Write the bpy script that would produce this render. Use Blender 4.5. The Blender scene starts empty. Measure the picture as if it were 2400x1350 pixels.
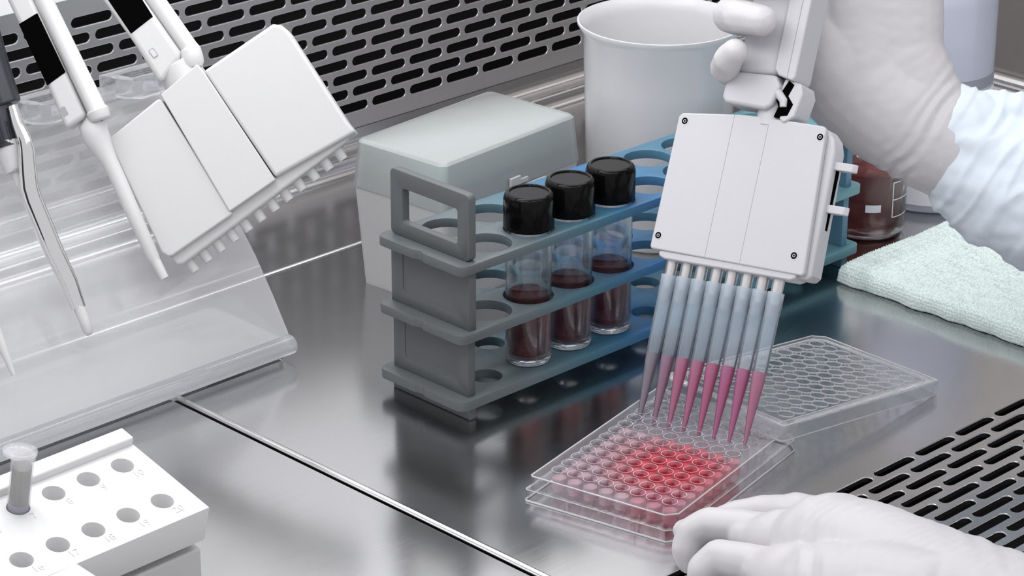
import bpy, bmesh, math, random
from mathutils import Vector, Matrix, noise
random.seed(7)
S = 0.001                       # everything below is written in millimetres
sc = bpy.context.scene
col = sc.collection
PI = math.pi
V = Vector

# ------------------------------------------------------------------ camera
F, CX, CH = 6437.75, 1272.2, 619.8
PITCH, ROLL = math.radians(22.692), -0.00745
cp, sp = math.cos(PITCH), math.sin(PITCH)
cr, sr = math.cos(ROLL), math.sin(ROLL)
r0, d0, FWD = V((1, 0, 0)), V((0, -sp, -cp)), V((0, cp, -sp))
RGT = r0 * cr + d0 * sr
DWN = -r0 * sr + d0 * cr
CAM = V((0, 0, CH))


def at(x, y, D):
    """the point (mm) seen at photo pixel x, y at distance D along the view axis"""
    return CAM + (FWD + RGT * ((x - CX) / F) + DWN * ((y - 675) / F)) * D


def atz(x, y, z):
    """the point (mm) seen at photo pixel x, y at height z above the worktop"""
    dr = FWD + RGT * ((x - CX) / F) + DWN * ((y - 675) / F)
    return CAM + dr * ((z - CH) / dr.z)


cd = bpy.data.cameras.new('camera')
cam = bpy.data.objects.new('camera', cd)
col.objects.link(cam)
cd.sensor_width = 36
cd.lens = F / 2400 * 36
cd.shift_x = -(CX - 1200) / 2400
cd.clip_start = 0.05
cam.matrix_world = Matrix(((RGT.x, -DWN.x, -FWD.x, 0), (RGT.y, -DWN.y, -FWD.y, 0), (RGT.z, -DWN.z, -FWD.z, CH * S), (0, 0, 0, 1)))
sc.camera = cam

# cabinet axes: e1 runs along the back wall, e2 towards it
TH = math.radians(45.2)
E1 = V((math.cos(TH), math.sin(TH), 0))
E2 = V((-math.sin(TH), math.cos(TH), 0))
Z = V((0, 0, 1))


def AB(a, b, z=0.0):
    return E1 * a + E2 * b + Z * z


def frame(o, x, y, z):
    """matrix (metres) with axes x y z and origin o given in mm"""
    return Matrix(((x.x, y.x, z.x, o.x * S), (x.y, y.y, z.y, o.y * S), (x.z, y.z, z.z, o.z * S), (0, 0, 0, 1)))


CABM = frame(V((0, 0, 0)), E1, E2, Z)

# ------------------------------------------------------------------ materials


def new_mat(name):
    m = bpy.data.materials.new(name)
    m.use_nodes = True
    nt = m.node_tree
    for n in list(nt.nodes):
        nt.nodes.remove(n)
    out = nt.nodes.new('ShaderNodeOutputMaterial')
    return m, nt, out


def N(nt, typ, **kw):
    n = nt.nodes.new(typ)
    for k, v in kw.items():
        if k in n.inputs:
            n.inputs[k].default_value = v
        else:
            setattr(n, k, v)
    return n


def c4(c):
    return (c[0], c[1], c[2], 1.0)


def bump(nt, tgt, scale=300.0, strength=0.1, dist=0.0002, detail=3, vec=None, stretch=None, tex='noise'):
    tc = N(nt, 'ShaderNodeTexCoord')
    src = tc.outputs['Object']
    if stretch:
        mp = N(nt, 'ShaderNodeMapping')
        mp.inputs['Scale'].default_value = stretch
        nt.links.new(src, mp.inputs['Vector'])
        src = mp.outputs['Vector']
    t = N(nt, 'ShaderNodeTexNoise')
    t.inputs['Scale'].default_value = scale
    t.inputs['Detail'].default_value = detail
    nt.links.new(src, t.inputs['Vector'])
    b = N(nt, 'ShaderNodeBump')
    b.inputs['Strength'].default_value = strength
    b.inputs['Distance'].default_value = dist
    nt.links.new(t.outputs['Fac'], b.inputs['Height'])
    nt.links.new(b.outputs['Normal'], tgt.inputs['Normal'])
    return t


def plastic(name, c, rough=0.4, spec=0.5, sss=0.0, bmp=0.0, bscale=900, coat=0.0):
    m, nt, out = new_mat(name)
    p = N(nt, 'ShaderNodeBsdfPrincipled')
    p.inputs['Base Color'].default_value = c4(c)
    p.inputs['Roughness'].default_value = rough
    p.inputs['Specular IOR Level'].default_value = spec
    p.inputs['Coat Weight'].default_value = coat
    if sss:
        p.inputs['Subsurface Weight'].default_value = sss
        p.inputs['Subsurface Radius'].default_value = (0.006, 0.005, 0.0045)
        p.inputs['Subsurface Scale'].default_value = 1.0
    if bmp:
        bump(nt, p, bscale, bmp, 0.0002)
    nt.links.new(p.outputs[0], out.inputs[0])
    return m


def steel(name, c=(0.56, 0.56, 0.57), rough=0.24, stretch=(6, 500, 60), bs=0.05, var=0.08):
    m, nt, out = new_mat(name)
    p = N(nt, 'ShaderNodeBsdfPrincipled')
    p.inputs['Metallic'].default_value = 1.0
    p.inputs['Base Color'].default_value = c4(c)
    tc = N(nt, 'ShaderNodeTexCoord')
    mp = N(nt, 'ShaderNodeMapping')
    mp.inputs['Scale'].default_value = stretch
    nt.links.new(tc.outputs['Object'], mp.inputs['Vector'])
    t = N(nt, 'ShaderNodeTexNoise')
    t.inputs['Scale'].default_value = 3.0
    t.inputs['Detail'].default_value = 5
    nt.links.new(mp.outputs[0], t.inputs['Vector'])
    t2 = N(nt, 'ShaderNodeTexNoise')
    t2.inputs['Scale'].default_value = 9.0
    t2.inputs['Detail'].default_value = 4
    nt.links.new(tc.outputs['Object'], t2.inputs['Vector'])
    ad = N(nt, 'ShaderNodeMath', operation='ADD')
    nt.links.new(t.outputs['Fac'], ad.inputs[0])
    nt.links.new(t2.outputs['Fac'], ad.inputs[1])
    mr = N(nt, 'ShaderNodeMapRange')
    mr.inputs['From Min'].default_value = 0.6
    mr.inputs['From Max'].default_value = 1.4
    mr.inputs['To Min'].default_value = rough - var
    mr.inputs['To Max'].default_value = rough + var
    nt.links.new(ad.outputs[0], mr.inputs['Value'])
    nt.links.new(mr.outputs[0], p.inputs['Roughness'])
    b = N(nt, 'ShaderNodeBump')
    b.inputs['Strength'].default_value = bs
    b.inputs['Distance'].default_value = 0.0003
    nt.links.new(t.outputs['Fac'], b.inputs['Height'])
    nt.links.new(b.outputs['Normal'], p.inputs['Normal'])
    nt.links.new(p.outputs[0], out.inputs[0])
    return m


def clear(name, tint=(1, 1, 1), glass=0.5, haze=0.0, rough=0.0, ior=1.5, hazec=(0.9, 0.9, 0.92)):
    """clear moulded plastic: light passes, edges refract, an optional milky haze"""
    m, nt, out = new_mat(name)
    tr = N(nt, 'ShaderNodeBsdfTransparent')
    tr.inputs['Color'].default_value = c4(tint)
    gl = N(nt, 'ShaderNodeBsdfGlass')
    gl.inputs['Color'].default_value = c4(tint)
    gl.inputs['Roughness'].default_value = rough
    gl.inputs['IOR'].default_value = ior
    mx = N(nt, 'ShaderNodeMixShader')
    mx.inputs[0].default_value = glass
    nt.links.new(tr.outputs[0], mx.inputs[1])
    nt.links.new(gl.outputs[0], mx.inputs[2])
    last = mx
    if haze:
        df = N(nt, 'ShaderNodeBsdfDiffuse')
        df.inputs['Color'].default_value = c4(hazec)
        tl = N(nt, 'ShaderNodeBsdfTranslucent')
        tl.inputs['Color'].default_value = c4(hazec)
        m2 = N(nt, 'ShaderNodeMixShader')
        m2.inputs[0].default_value = 0.5
        nt.links.new(df.outputs[0], m2.inputs[1])
        nt.links.new(tl.outputs[0], m2.inputs[2])
        m3 = N(nt, 'ShaderNodeMixShader')
        m3.inputs[0].default_value = haze
        nt.links.new(mx.outputs[0], m3.inputs[1])
        nt.links.new(m2.outputs[0], m3.inputs[2])
        last = m3
    nt.links.new(last.outputs[0], out.inputs[0])
    return m


def milky(name, c, alpha=0.15, transl=0.45, rough=0.35, spec=0.12):
    """cloudy polypropylene"""
    m, nt, out = new_mat(name)
    df = N(nt, 'ShaderNodeBsdfDiffuse')
    df.inputs['Color'].default_value = c4(c)
    tl = N(nt, 'ShaderNodeBsdfTranslucent')
    tl.inputs['Color'].default_value = c4(c)
    m1 = N(nt, 'ShaderNodeMixShader')
    m1.inputs[0].default_value = transl
    nt.links.new(df.outputs[0], m1.inputs[1])
    nt.links.new(tl.outputs[0], m1.inputs[2])
    tr = N(nt, 'ShaderNodeBsdfTransparent')
    m2 = N(nt, 'ShaderNodeMixShader')
    m2.inputs[0].default_value = alpha
    nt.links.new(m1.outputs[0], m2.inputs[1])
    nt.links.new(tr.outputs[0], m2.inputs[2])
    gl = N(nt, 'ShaderNodeBsdfGlossy')
    gl.inputs['Roughness'].default_value = rough
    fr = N(nt, 'ShaderNodeFresnel')
    fr.inputs['IOR'].default_value = 1.45
    m3 = N(nt, 'ShaderNodeMixShader')
    nt.links.new(fr.outputs[0], m3.inputs[0])
    nt.links.new(m2.outputs[0], m3.inputs[1])
    nt.links.new(gl.outputs[0], m3.inputs[2])
    nt.links.new(m3.outputs[0], out.inputs[0])
    return m


def objcolor_liquid(name, clearness=0.6, ior=1.33):
    """coloured liquid; each pool takes its own colour from the object"""
    m, nt, out = new_mat(name)
    oi = N(nt, 'ShaderNodeObjectInfo')
    tr = N(nt, 'ShaderNodeBsdfTransparent')
    nt.links.new(oi.outputs['Color'], tr.inputs['Color'])
    df = N(nt, 'ShaderNodeBsdfDiffuse')
    nt.links.new(oi.outputs['Color'], df.inputs['Color'])
    tl = N(nt, 'ShaderNodeBsdfTranslucent')
    nt.links.new(oi.outputs['Color'], tl.inputs['Color'])
    m0 = N(nt, 'ShaderNodeMixShader')
    nt.links.new(df.outputs[0], m0.inputs[1])
    nt.links.new(tl.outputs[0], m0.inputs[2])
    m1 = N(nt, 'ShaderNodeMixShader')
    m1.inputs[0].default_value = clearness
    nt.links.new(m0.outputs[0], m1.inputs[1])
    nt.links.new(tr.outputs[0], m1.inputs[2])
    gl = N(nt, 'ShaderNodeBsdfGlossy')
    gl.inputs['Roughness'].default_value = 0.05
    fr = N(nt, 'ShaderNodeFresnel')
    fr.inputs['IOR'].default_value = ior
    m3 = N(nt, 'ShaderNodeMixShader')
    nt.links.new(fr.outputs[0], m3.inputs[0])
    nt.links.new(m1.outputs[0], m3.inputs[1])
    nt.links.new(gl.outputs[0], m3.inputs[2])
    nt.links.new(m3.outputs[0], out.inputs[0])
    return m


def ramp_plastic(name, stops, x0, x1, rough=0.42, bmp=0.03):
    """moulded plastic whose own colour runs along the x axis of the object (stops: pos, colour)"""
    m, nt, out = new_mat(name)
    p = N(nt, 'ShaderNodeBsdfPrincipled')
    p.inputs['Roughness'].default_value = rough
    tc = N(nt, 'ShaderNodeTexCoord')
    sx = N(nt, 'ShaderNodeSeparateXYZ')
    nt.links.new(tc.outputs['Object'], sx.inputs[0])
    mr = N(nt, 'ShaderNodeMapRange')
    mr.inputs['From Min'].default_value = x0 * S
    mr.inputs['From Max'].default_value = x1 * S
    nt.links.new(sx.outputs['X'], mr.inputs['Value'])
    cr_ = N(nt, 'ShaderNodeValToRGB')
    el = cr_.color_ramp.elements
    el[0].position, el[0].color = stops[0][0], c4(stops[0][1])
    el[1].position, el[1].color = stops[-1][0], c4(stops[-1][1])
    for pos, c in stops[1:-1]:
        e = el.new(pos)
        e.color = c4(c)
    nt.links.new(mr.outputs[0], cr_.inputs[0])
    nt.links.new(cr_.outputs[0], p.inputs['Base Color'])
    if bmp:
        bump(nt, p, 1200, bmp, 0.0002)
    nt.links.new(p.outputs[0], out.inputs[0])
    return m


M = {}
M['floor'] = steel('brushed_steel_worktop', (0.59, 0.59, 0.595), 0.18, (8, 700, 60), 0.016, 0.05)
M['wallsteel'] = steel('perforated_steel', (0.66, 0.65, 0.66), 0.36, (4, 60, 400), 0.04, 0.05)
M['wallupper'] = plastic('pale_painted_steel', (0.84, 0.84, 0.85), 0.5)
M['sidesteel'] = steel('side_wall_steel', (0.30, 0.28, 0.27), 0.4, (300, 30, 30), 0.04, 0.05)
M['dark'] = plastic('dark_cavity', (0.012, 0.012, 0.013), 0.8, 0.2)
M['chrome'] = steel('polished_chrome', (0.80, 0.79, 0.78), 0.08, (30, 30, 30), 0.0, 0.03)
M['rack'] = ramp_plastic('grey_to_blue_rack_plastic', [(0.0, (0.10, 0.11, 0.115)), (0.15, (0.11, 0.14, 0.15)), (0.3, (0.055, 0.16, 0.22)), (0.45, (0.025, 0.15, 0.36)), (0.58, (0.07, 0.18, 0.28)), (0.8, (0.09, 0.24, 0.31)), (1.0, (0.16, 0.34, 0.38))], 0, 326)
M['rackleft'] = plastic('grey_rack_plastic', (0.095, 0.102, 0.107), 0.42, bmp=0.03, bscale=1200)
M['rackright'] = plastic('teal_rack_plastic', (0.10, 0.22, 0.32), 0.42, bmp=0.03, bscale=1200)
M['black'] = plastic('glossy_black_plastic', (0.003, 0.003, 0.003), 0.12, 0.14)
M['blackmatte'] = plastic('black_panel', (0.001, 0.001, 0.001), 0.8, 0.02)
M['navy'] = plastic('near_black_plastic', (0.022, 0.024, 0.032), 0.3)
M['white'] = plastic('white_plastic', (0.57, 0.57, 0.57), 0.42, sss=0.0, bmp=0.02, bscale=1500)
M['white2'] = plastic('cool_white_plastic', (0.53, 0.53, 0.555), 0.40, bmp=0.02, bscale=1500)
M['whiteblock'] = plastic('bright_white_plastic', (0.66, 0.66, 0.66), 0.55)
M['glove'] = plastic('white_nitrile', (0.58, 0.56, 0.575), 0.42, 0.4, sss=0.15)
M['sleeve'] = plastic('pale_blue_gown_cloth', (0.72, 0.79, 0.86), 0.75, 0.2)
M['acrylic'] = clear('clear_acrylic', (0.97, 0.975, 0.98), 0.75, 0.10)
M['acrylic2'] = clear('hazed_acrylic_panel', (0.97, 0.975, 0.98), 0.28, 0.38, hazec=(0.97, 0.97, 0.98))  # white haze put in to imitate a pale wash over the stand
M['styrene'] = clear('clear_polystyrene', (0.985, 0.98, 0.985), 0.22, 0.03, ior=1.45)
M['styrene_well'] = clear('clear_well_wall', (0.99, 0.985, 0.99), 0.14, 0.015, ior=1.45)
M['lid'] = clear('clear_lid_polystyrene', (0.98, 0.98, 0.985), 0.22, 0.06, ior=1.45)
M['glass'] = clear('vial_glass', (0.98, 0.99, 1.0), 0.8, 0.0)
M['tip'] = milky('translucent_tip_plastic', (0.76, 0.88, 1.0), 0.58, 0.6, 0.12)  # blue tint paints in the rack's colour showing through the tips
_nt = M['tip'].node_tree
_mx = [n_ for n_ in _nt.nodes if n_.type == 'MIX_SHADER'][1]
_tc = N(_nt, 'ShaderNodeTexCoord')
_sx = N(_nt, 'ShaderNodeSeparateXYZ')
_nt.links.new(_tc.outputs['Object'], _sx.inputs[0])
_mr = N(_nt, 'ShaderNodeMapRange')
_mr.inputs['From Min'].default_value = 0.030
_mr.inputs['From Max'].default_value = 0.078
_mr.inputs['To Min'].default_value = 0.80          # clear plastic low down, cloudy collar at the top
_mr.inputs['To Max'].default_value = 0.30
_nt.links.new(_sx.outputs['Z'], _mr.inputs['Value'])
_nt.links.new(_mr.outputs[0], _mx.inputs[0])
M['tubeplastic'] = clear('microtube_plastic', (0.98, 0.98, 0.98), 0.12, 0.22)
M['filter'] = milky('white_tip_filter', (0.85, 0.83, 0.88), 0.15, 0.5)
M['pp'] = milky('cloudy_polypropylene', (0.92, 0.92, 0.94), 0.08, 0.4, 0.25)
M['boxbase'] = milky('cloudy_white_box', (0.82, 0.82, 0.82), 0.10, 0.35)
M['boxlid'] = milky('cloudy_green_tinted_lid', (0.92, 0.965, 0.96), 0.5, 0.5)
M['boxinner'] = plastic('grey_green_tip_tray', (0.17, 0.29, 0.30), 0.5)
M['bottle'] = milky('cloudy_bottle', (0.84, 0.86, 1.0), 0.15, 0.4, 0.2)
M['label'] = plastic('white_label', (0.88, 0.89, 0.95), 0.5)
M['labelgrey'] = plastic('grey_line', (0.30, 0.30, 0.36), 0.5)
M['nozzle'] = steel('satin_nozzle_metal', (0.72, 0.70, 0.70), 0.3, (30, 30, 30), 0.0, 0.03)
M['groove'] = plastic('grey_groove', (0.32, 0.32, 0.34), 0.6)
M['lid2'] = clear('clear_lid_panel', (0.97, 0.975, 0.98), 0.04, 0.0)
M['ring'] = milky('white_ring_and_edge_glint', (0.97, 0.97, 0.98), 0.12, 0.5, 0.1)  # milky white for the lid rings; paints the glint on clear edges and rims
M['deck'] = clear('frosted_plate_deck', (0.98, 0.97, 0.98), 0.10, 0.05)
M['tipliquid'] = objcolor_liquid('tip_liquid', 0.08)
M['liquid'] = objcolor_liquid('liquid')
M['wellliquid'] = objcolor_liquid('well_liquid', 0.12)

# ------------------------------------------------------------------ mesh helpers


class MB:
    def __init__(s):
        s.v = []
        s.f = []

    def add(s, vs, fs, T=None):
        o = len(s.v)
        s.v += [(T @ V(p)) if T is not None else V(p) for p in vs]
        s.f += [tuple(i + o for i in f) for f in fs]
        return s

    def box(s, x0, x1, y0, y1, z0, z1, T=None):
        vs = [(x, y, z) for z in (z0, z1) for y in (y0, y1) for x in (x0, x1)]
        return s.add(vs, [(0, 2, 3, 1), (4, 5, 7, 6), (0, 1, 5, 4), (1, 3, 7, 5), (3, 2, 6, 7), (2, 0, 4, 6)], T)

    def prism(s, poly, z0, z1, T=None):
        n = len(poly)
        vs = [(x, y, z0) for x, y in poly] + [(x, y, z1) for x, y in poly]
        fs = [tuple(range(n - 1, -1, -1)), tuple(range(n, 2 * n))] + [(i, (i + 1) % n, n + (i + 1) % n, n + i) for i in range(n)]
        return s.add(vs, fs, T)

    def lathe(s, prof, seg=32, T=None, closed=False):
        """prof: list of (r, z) from bottom to top on the outside; closed joins last to first"""
        vs, fs, rings = [], [], []
        for r, z in prof:
            if r < 1e-6:
                rings.append([len(vs)] * seg)
                vs.append((0, 0, z))
            else:
                rings.append(list(range(len(vs), len(vs) + seg)))
                vs += [(r * math.cos(2 * PI * k / seg), r * math.sin(2 * PI * k / seg), z) for k in range(seg)]
        pairs = list(zip(rings[:-1], rings[1:]))
        if closed:
            pairs.append((rings[-1], rings[0]))
        for a, b in pairs:
            for k in range(seg):
                q = [a[k], a[(k + 1) % seg], b[(k + 1) % seg], b[k]]
                u = []
                for i in q:
                    if i not in u:
                        u.append(i)
                if len(u) > 2:
                    fs.append(tuple(u))
        return s.add(vs, fs, T)

    def cyl(s, r, z0, z1, seg=32, T=None, r1=None):
        return s.lathe([(0, z0), (r, z0), (r if r1 is None else r1, z1), (0, z1)], seg, T)

    def tube(s, pts, rad, seg=16, sq=1.0):
        """swept round bar along pts; rad a number or list; sq flattens the section"""
        n = len(pts)
        rad = rad if isinstance(rad, (list, tuple)) else [rad] * n
        pts = [V(p) for p in pts]
        vs, fs = [], []
        up = None
        for i, p in enumerate(pts):
            t = (pts[min(i + 1, n - 1)] - pts[max(i - 1, 0)]).normalized()
            if up is None:
                up = V((0, 0, 1)) if abs(t.z) < 0.9 else V((1, 0, 0))
            x = t.cross(up).normalized()
            up = x.cross(t).normalized()
            for k in range(seg):
                a = 2 * PI * k / seg
                vs.append(p + x * math.cos(a) * rad[i] + up * math.sin(a) * rad[i] * sq)
        for i in range(n - 1):
            for k in range(seg):
                fs.append((i * seg + k, i * seg + (k + 1) % seg, (i + 1) * seg + (k + 1) % seg, (i + 1) * seg + k))
        fs.append(tuple(range(seg - 1, -1, -1)))
        fs.append(tuple(range((n - 1) * seg, n * seg)))
        return s.add(vs, fs)

    def mesh(s, name, smooth=35):
        me = bpy.data.meshes.new(name)
        me.from_pydata([tuple(p * S) for p in s.v], [], s.f)
        bm = bmesh.new()
        bm.from_mesh(me)
        bmesh.ops.recalc_face_normals(bm, faces=bm.faces)
        bm.to_mesh(me)
        bm.free()
        if smooth:
            me.shade_smooth()
            me.set_sharp_from_angle(angle=math.radians(smooth))
        return me

    def build(s, name, mat, parent=None, bevel=0.0, seg=2, smooth=35, label=None):
        me = s.mesh(name, smooth)
        if mat:
            me.materials.append(mat)
        o = bpy.data.objects.new(name, me)
        col.objects.link(o)
        o.parent = parent
        if bevel:
            b = o.modifiers.new('bevel', 'BEVEL')
            b.width = bevel * S
            b.segments = seg
            b.limit_method = 'ANGLE'
            b.angle_limit = math.radians(40)
            b.harden_normals = False
        if label:
            o['label'] = label
        return o


def graph_of(ts):
    with bpy.context.temp_override(scene=ts, view_layer=ts.view_layers[0]):
        g_ = bpy.context.evaluated_depsgraph_get()
        g_.update()
    return g_


def bake(o, smooth=35):
    """apply the modifiers of o"""
    ts = bpy.data.scenes.new('bench')
    ts.collection.objects.link(o)
    for m_ in o.modifiers:
        if m_.type == 'BOOLEAN':
            ts.collection.objects.link(m_.object)
    dg = graph_of(ts)
    me = bpy.data.meshes.new_from_object(o.evaluated_get(dg), depsgraph=dg)
    bpy.data.scenes.remove(ts)
    old = o.data
    o.modifiers.clear()
    o.data = me
    me.name = old.name
    bpy.data.meshes.remove(old)
    if smooth:
        me.shade_smooth()
        me.set_sharp_from_angle(angle=math.radians(smooth))
    return o


def carve(o, cutter, bevel=0.0, seg=2, smooth=35):
    """cut the MB cutter out of o, then bevel"""
    mods = [m for m in o.modifiers]
    for m in mods:
        o.modifiers.remove(m)
    me = cutter.mesh('cutter', 0)
    c = bpy.data.objects.new('cutter', me)
    col.objects.link(c)
    par = o.parent
    o.parent = None
    b = o.modifiers.new('cut', 'BOOLEAN')
    b.object = c
    b.operation = 'DIFFERENCE'
    b.solver = 'EXACT'
    if bevel:
        bb = o.modifiers.new('bevel', 'BEVEL')
        bb.width = bevel * S
        bb.segments = seg
        bb.limit_method = 'ANGLE'
        bb.angle_limit = math.radians(40)
    bake(o, smooth)
    if not smooth:
        o.data.shade_flat()
    o.parent = par
    bpy.data.objects.remove(c)
    bpy.data.meshes.remove(me)
    return o


def empty(name, mtx, label, cat, group=None):
    o = bpy.data.objects.new(name, None)
    o.empty_display_size = 0.01
    col.objects.link(o)
    o.matrix_world = mtx
    o['label'] = label
    o['category'] = cat
    if group:
        o['group'] = group
    return o


def tag(o, label, cat, group=None):
    o['label'] = label
    o['category'] = cat
    if group:
        o['group'] = group
    return o


def structure(o):
    o['kind'] = 'structure'
    return o


def rrect(x0, x1, y0, y1, r, n=5):
    pts = []
    for cx_, cy_, a0 in ((x1 - r, y1 - r, 0), (x0 + r, y1 - r, 90), (x0 + r, y0 + r, 180), (x1 - r, y0 + r, 270)):
        for k in range(n + 1):
            a = math.radians(a0 + 90 * k / n)
            pts.append((cx_ + r * math.cos(a), cy_ + r * math.sin(a)))
    return pts


def loft(mb, rings, cap=True, T=None):
    """rings: lists of (x, y, z), same count each"""
    n = len(rings[0])
    vs = [p for r in rings for p in r]
    fs = []
    for i in range(len(rings) - 1):
        for k in range(n):
            fs.append((i * n + k, i * n + (k + 1) % n, (i + 1) * n + (k + 1) % n, (i + 1) * n + k))
    if cap:
        fs.append(tuple(range(n - 1, -1, -1)))
        fs.append(tuple(range((len(rings) - 1) * n, len(rings) * n)))
    return mb.add(vs, fs, T)


def ring3(poly, z):
    return [(x, y, z) for x, y in poly]


def copy_tree(o, parent=None):
    c = o.copy()
    col.objects.link(c)
    c.parent = parent
    for ch in [k for k in bpy.data.objects if k.parent == o]:
        copy_tree(ch, c)
    return c


# ------------------------------------------------------------------ the cabinet
def stadium(cx_, cy_, L, W, n=6):
    pts = []
    h, r = L / 2 - W / 2, W / 2
    for s_, a0 in ((1, -90), (-1, 90)):
        for k in range(n + 1):
            a = math.radians(a0 + 180 * k / n)
            pts.append((cx_ + s_ * h + r * math.cos(a), cy_ + r * math.sin(a)))
    return pts


# right worktop panel with the front air grille; the seam to the left panel is at a = 803
fl = MB()
fl.prism(rrect(803.2, 1800, 560, 1168.6, 2.5), -3, 0)
fo = fl.build('floor', M['floor'], smooth=0)
cut = MB()
for j in range(13):
    b = 754.8 - 10.25 * j
    off = 0 if j % 2 == 0 else 17
    for k in range(-4, 13):
        a = 980.2 + 33.9 * k + off
        if a > 1290:
            continue
        cut.prism(stadium(a, b, 29.6, 5.7), -5, 2)
fo.matrix_world = Matrix()
carve(fo, cut, 0.45, 2, 0)
fo.matrix_world = CABM
structure(fo)
fl2 = MB()
fl2.prism(rrect(200, 800.9, 560, 1168.6, 2.5), -3, 0)
o = structure(fl2.build('floor', M['floor'], bevel=0.5, smooth=0))
o.matrix_world = CABM
# rolled lip along the seam on the right panel
lip = MB()
lip.tube([(805.6, 562, -0.6), (805.6, 1166, -0.6)], 1.7, 16)
o = structure(lip.build('trim_1', M['chrome']))
o.matrix_world = CABM
# dark sump below the worktop
sump = MB()
sump.box(150, 1850, 500, 1180, -60, -52)
o = structure(sump.build('floor', M['dark']))
o.matrix_world = CABM

# rear floor strip, double fillet and back wall with slots, swept along e1
prof = [(1172.2, -14), (1172.2, -1.6), (1172.8, -0.6), (1174.0, -0.1), (1176, 0)]
prof += [(1262, 0.0)]
for k in range(1, 7):
    a = PI / 2 * k / 6
    prof.append((1262 + 7 * math.sin(a), 7 - 7 * math.cos(a)))
prof += [(1269.3, 8.2), (1270.5, 9.0)]
prof += [(1276, 9.6)]
for k in range(1, 7):
    a = PI / 2 * k / 6
    prof.append((1276 + 7 * math.sin(a), 9.6 + 7 - 7 * math.cos(a)))
prof += [(1283.4, 22)]
sw = MB()
vs, fs = [], []
for a in (200, 1620):
    vs += [(a, b, z) for b, z in prof]
n = len(prof)
fs = [(i, i + 1, n + i + 1, n + i) for i in range(n - 1)]
sw.add(vs, fs)
o = structure(sw.build('trim_2', M['floor'], smooth=50))
o.matrix_world = CABM

WB = 1284.0                                     # plane of the back wall
wl = MB()
wl.box(200, 1620, 0, 156, -1.5, 0)
wo = wl.build('wall_back', M['wallsteel'])
cut = MB()
for j in range(11):
    zc = 36.8 + 10.3 * j
    off = 0 if j % 2 == 0 else 16.7
    for k in range(-15, 13):
        a = 1148.0 + 33.4 * k + off
        cut.prism(stadium(a, zc, 29.4, 6.2), -4, 3)
wo.matrix_world = Matrix()
carve(wo, cut, 0.5, 2, 0)
# local x = e1, local y = up, local z = towards the room
wo.matrix_world = frame(AB(0, WB, 0), E1, Z, -E2)
structure(wo)
wu = MB()
wu.box(200, 1620, WB - 1.2, WB + 3, 155, 620)
o = structure(wu.build('wall_back', M['wallupper'], bevel=0.5))
o.matrix_world = CABM
cv = MB()
cv.box(150, 1700, WB + 38, WB + 42, -30, 200)
o = structure(cv.build('wall_back', M['dark']))
o.matrix_world = CABM
cv = MB()
cv.box(150, 1700, 1166, WB + 60, -22, -18)
o = structure(cv.build('floor', M['dark']))
o.matrix_world = CABM
# right-hand side wall of the cabinet and its foot fillet
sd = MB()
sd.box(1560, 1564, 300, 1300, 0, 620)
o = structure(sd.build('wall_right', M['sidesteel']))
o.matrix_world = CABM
sd = MB()
sd.tube([(1556, 300, 2), (1556, 1280, 2)], 5, 16)
o = structure(sd.build('baseboard_right', M['chrome']))
o.matrix_world = CABM

# ------------------------------------------------------------------ test tube rack and vials
RO = AB(888.1, 940.1, 0)
RX, RY = V((math.cos(.785), math.sin(.785), 0)), V((-math.sin(.785), math.cos(.785), 0))
RM = frame(RO, RX, RY, Z)
rack = empty('test_tube_rack', RM, 'long grey and blue plastic test tube rack with three pierced shelves on the steel worktop', 'test tube rack')
RL, RW, ST = 326.0, 66.0, 5.2
cols = [34.0 + 31.0 * k for k in range(9)]
rows = [17.5, 47.5]


def rack_shelf(z, dia, bevel=0.35):
    mb = MB()
    mb.prism(rrect(0, RL, 0, RW, 5), z - ST, z)
    # little notches half-way along each end
    o_ = mb.build('shelf', M['rack'])
    c = MB()
    for x in cols:
        for y in rows:
            c.cyl(dia / 2, z - ST - 2, z + 2, 40, Matrix.Translation(V((x, y, 0))))
    c.cyl(6, z - ST - 2, z + 2, 20, Matrix.Translation(V((-4.6, RW / 2, 0))))
    c.cyl(6, z - ST - 2, z + 2, 20, Matrix.Translation(V((RL + 4.6, RW / 2, 0))))
    carve(o_, c, bevel)
    o_.parent = rack
    return o_


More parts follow.
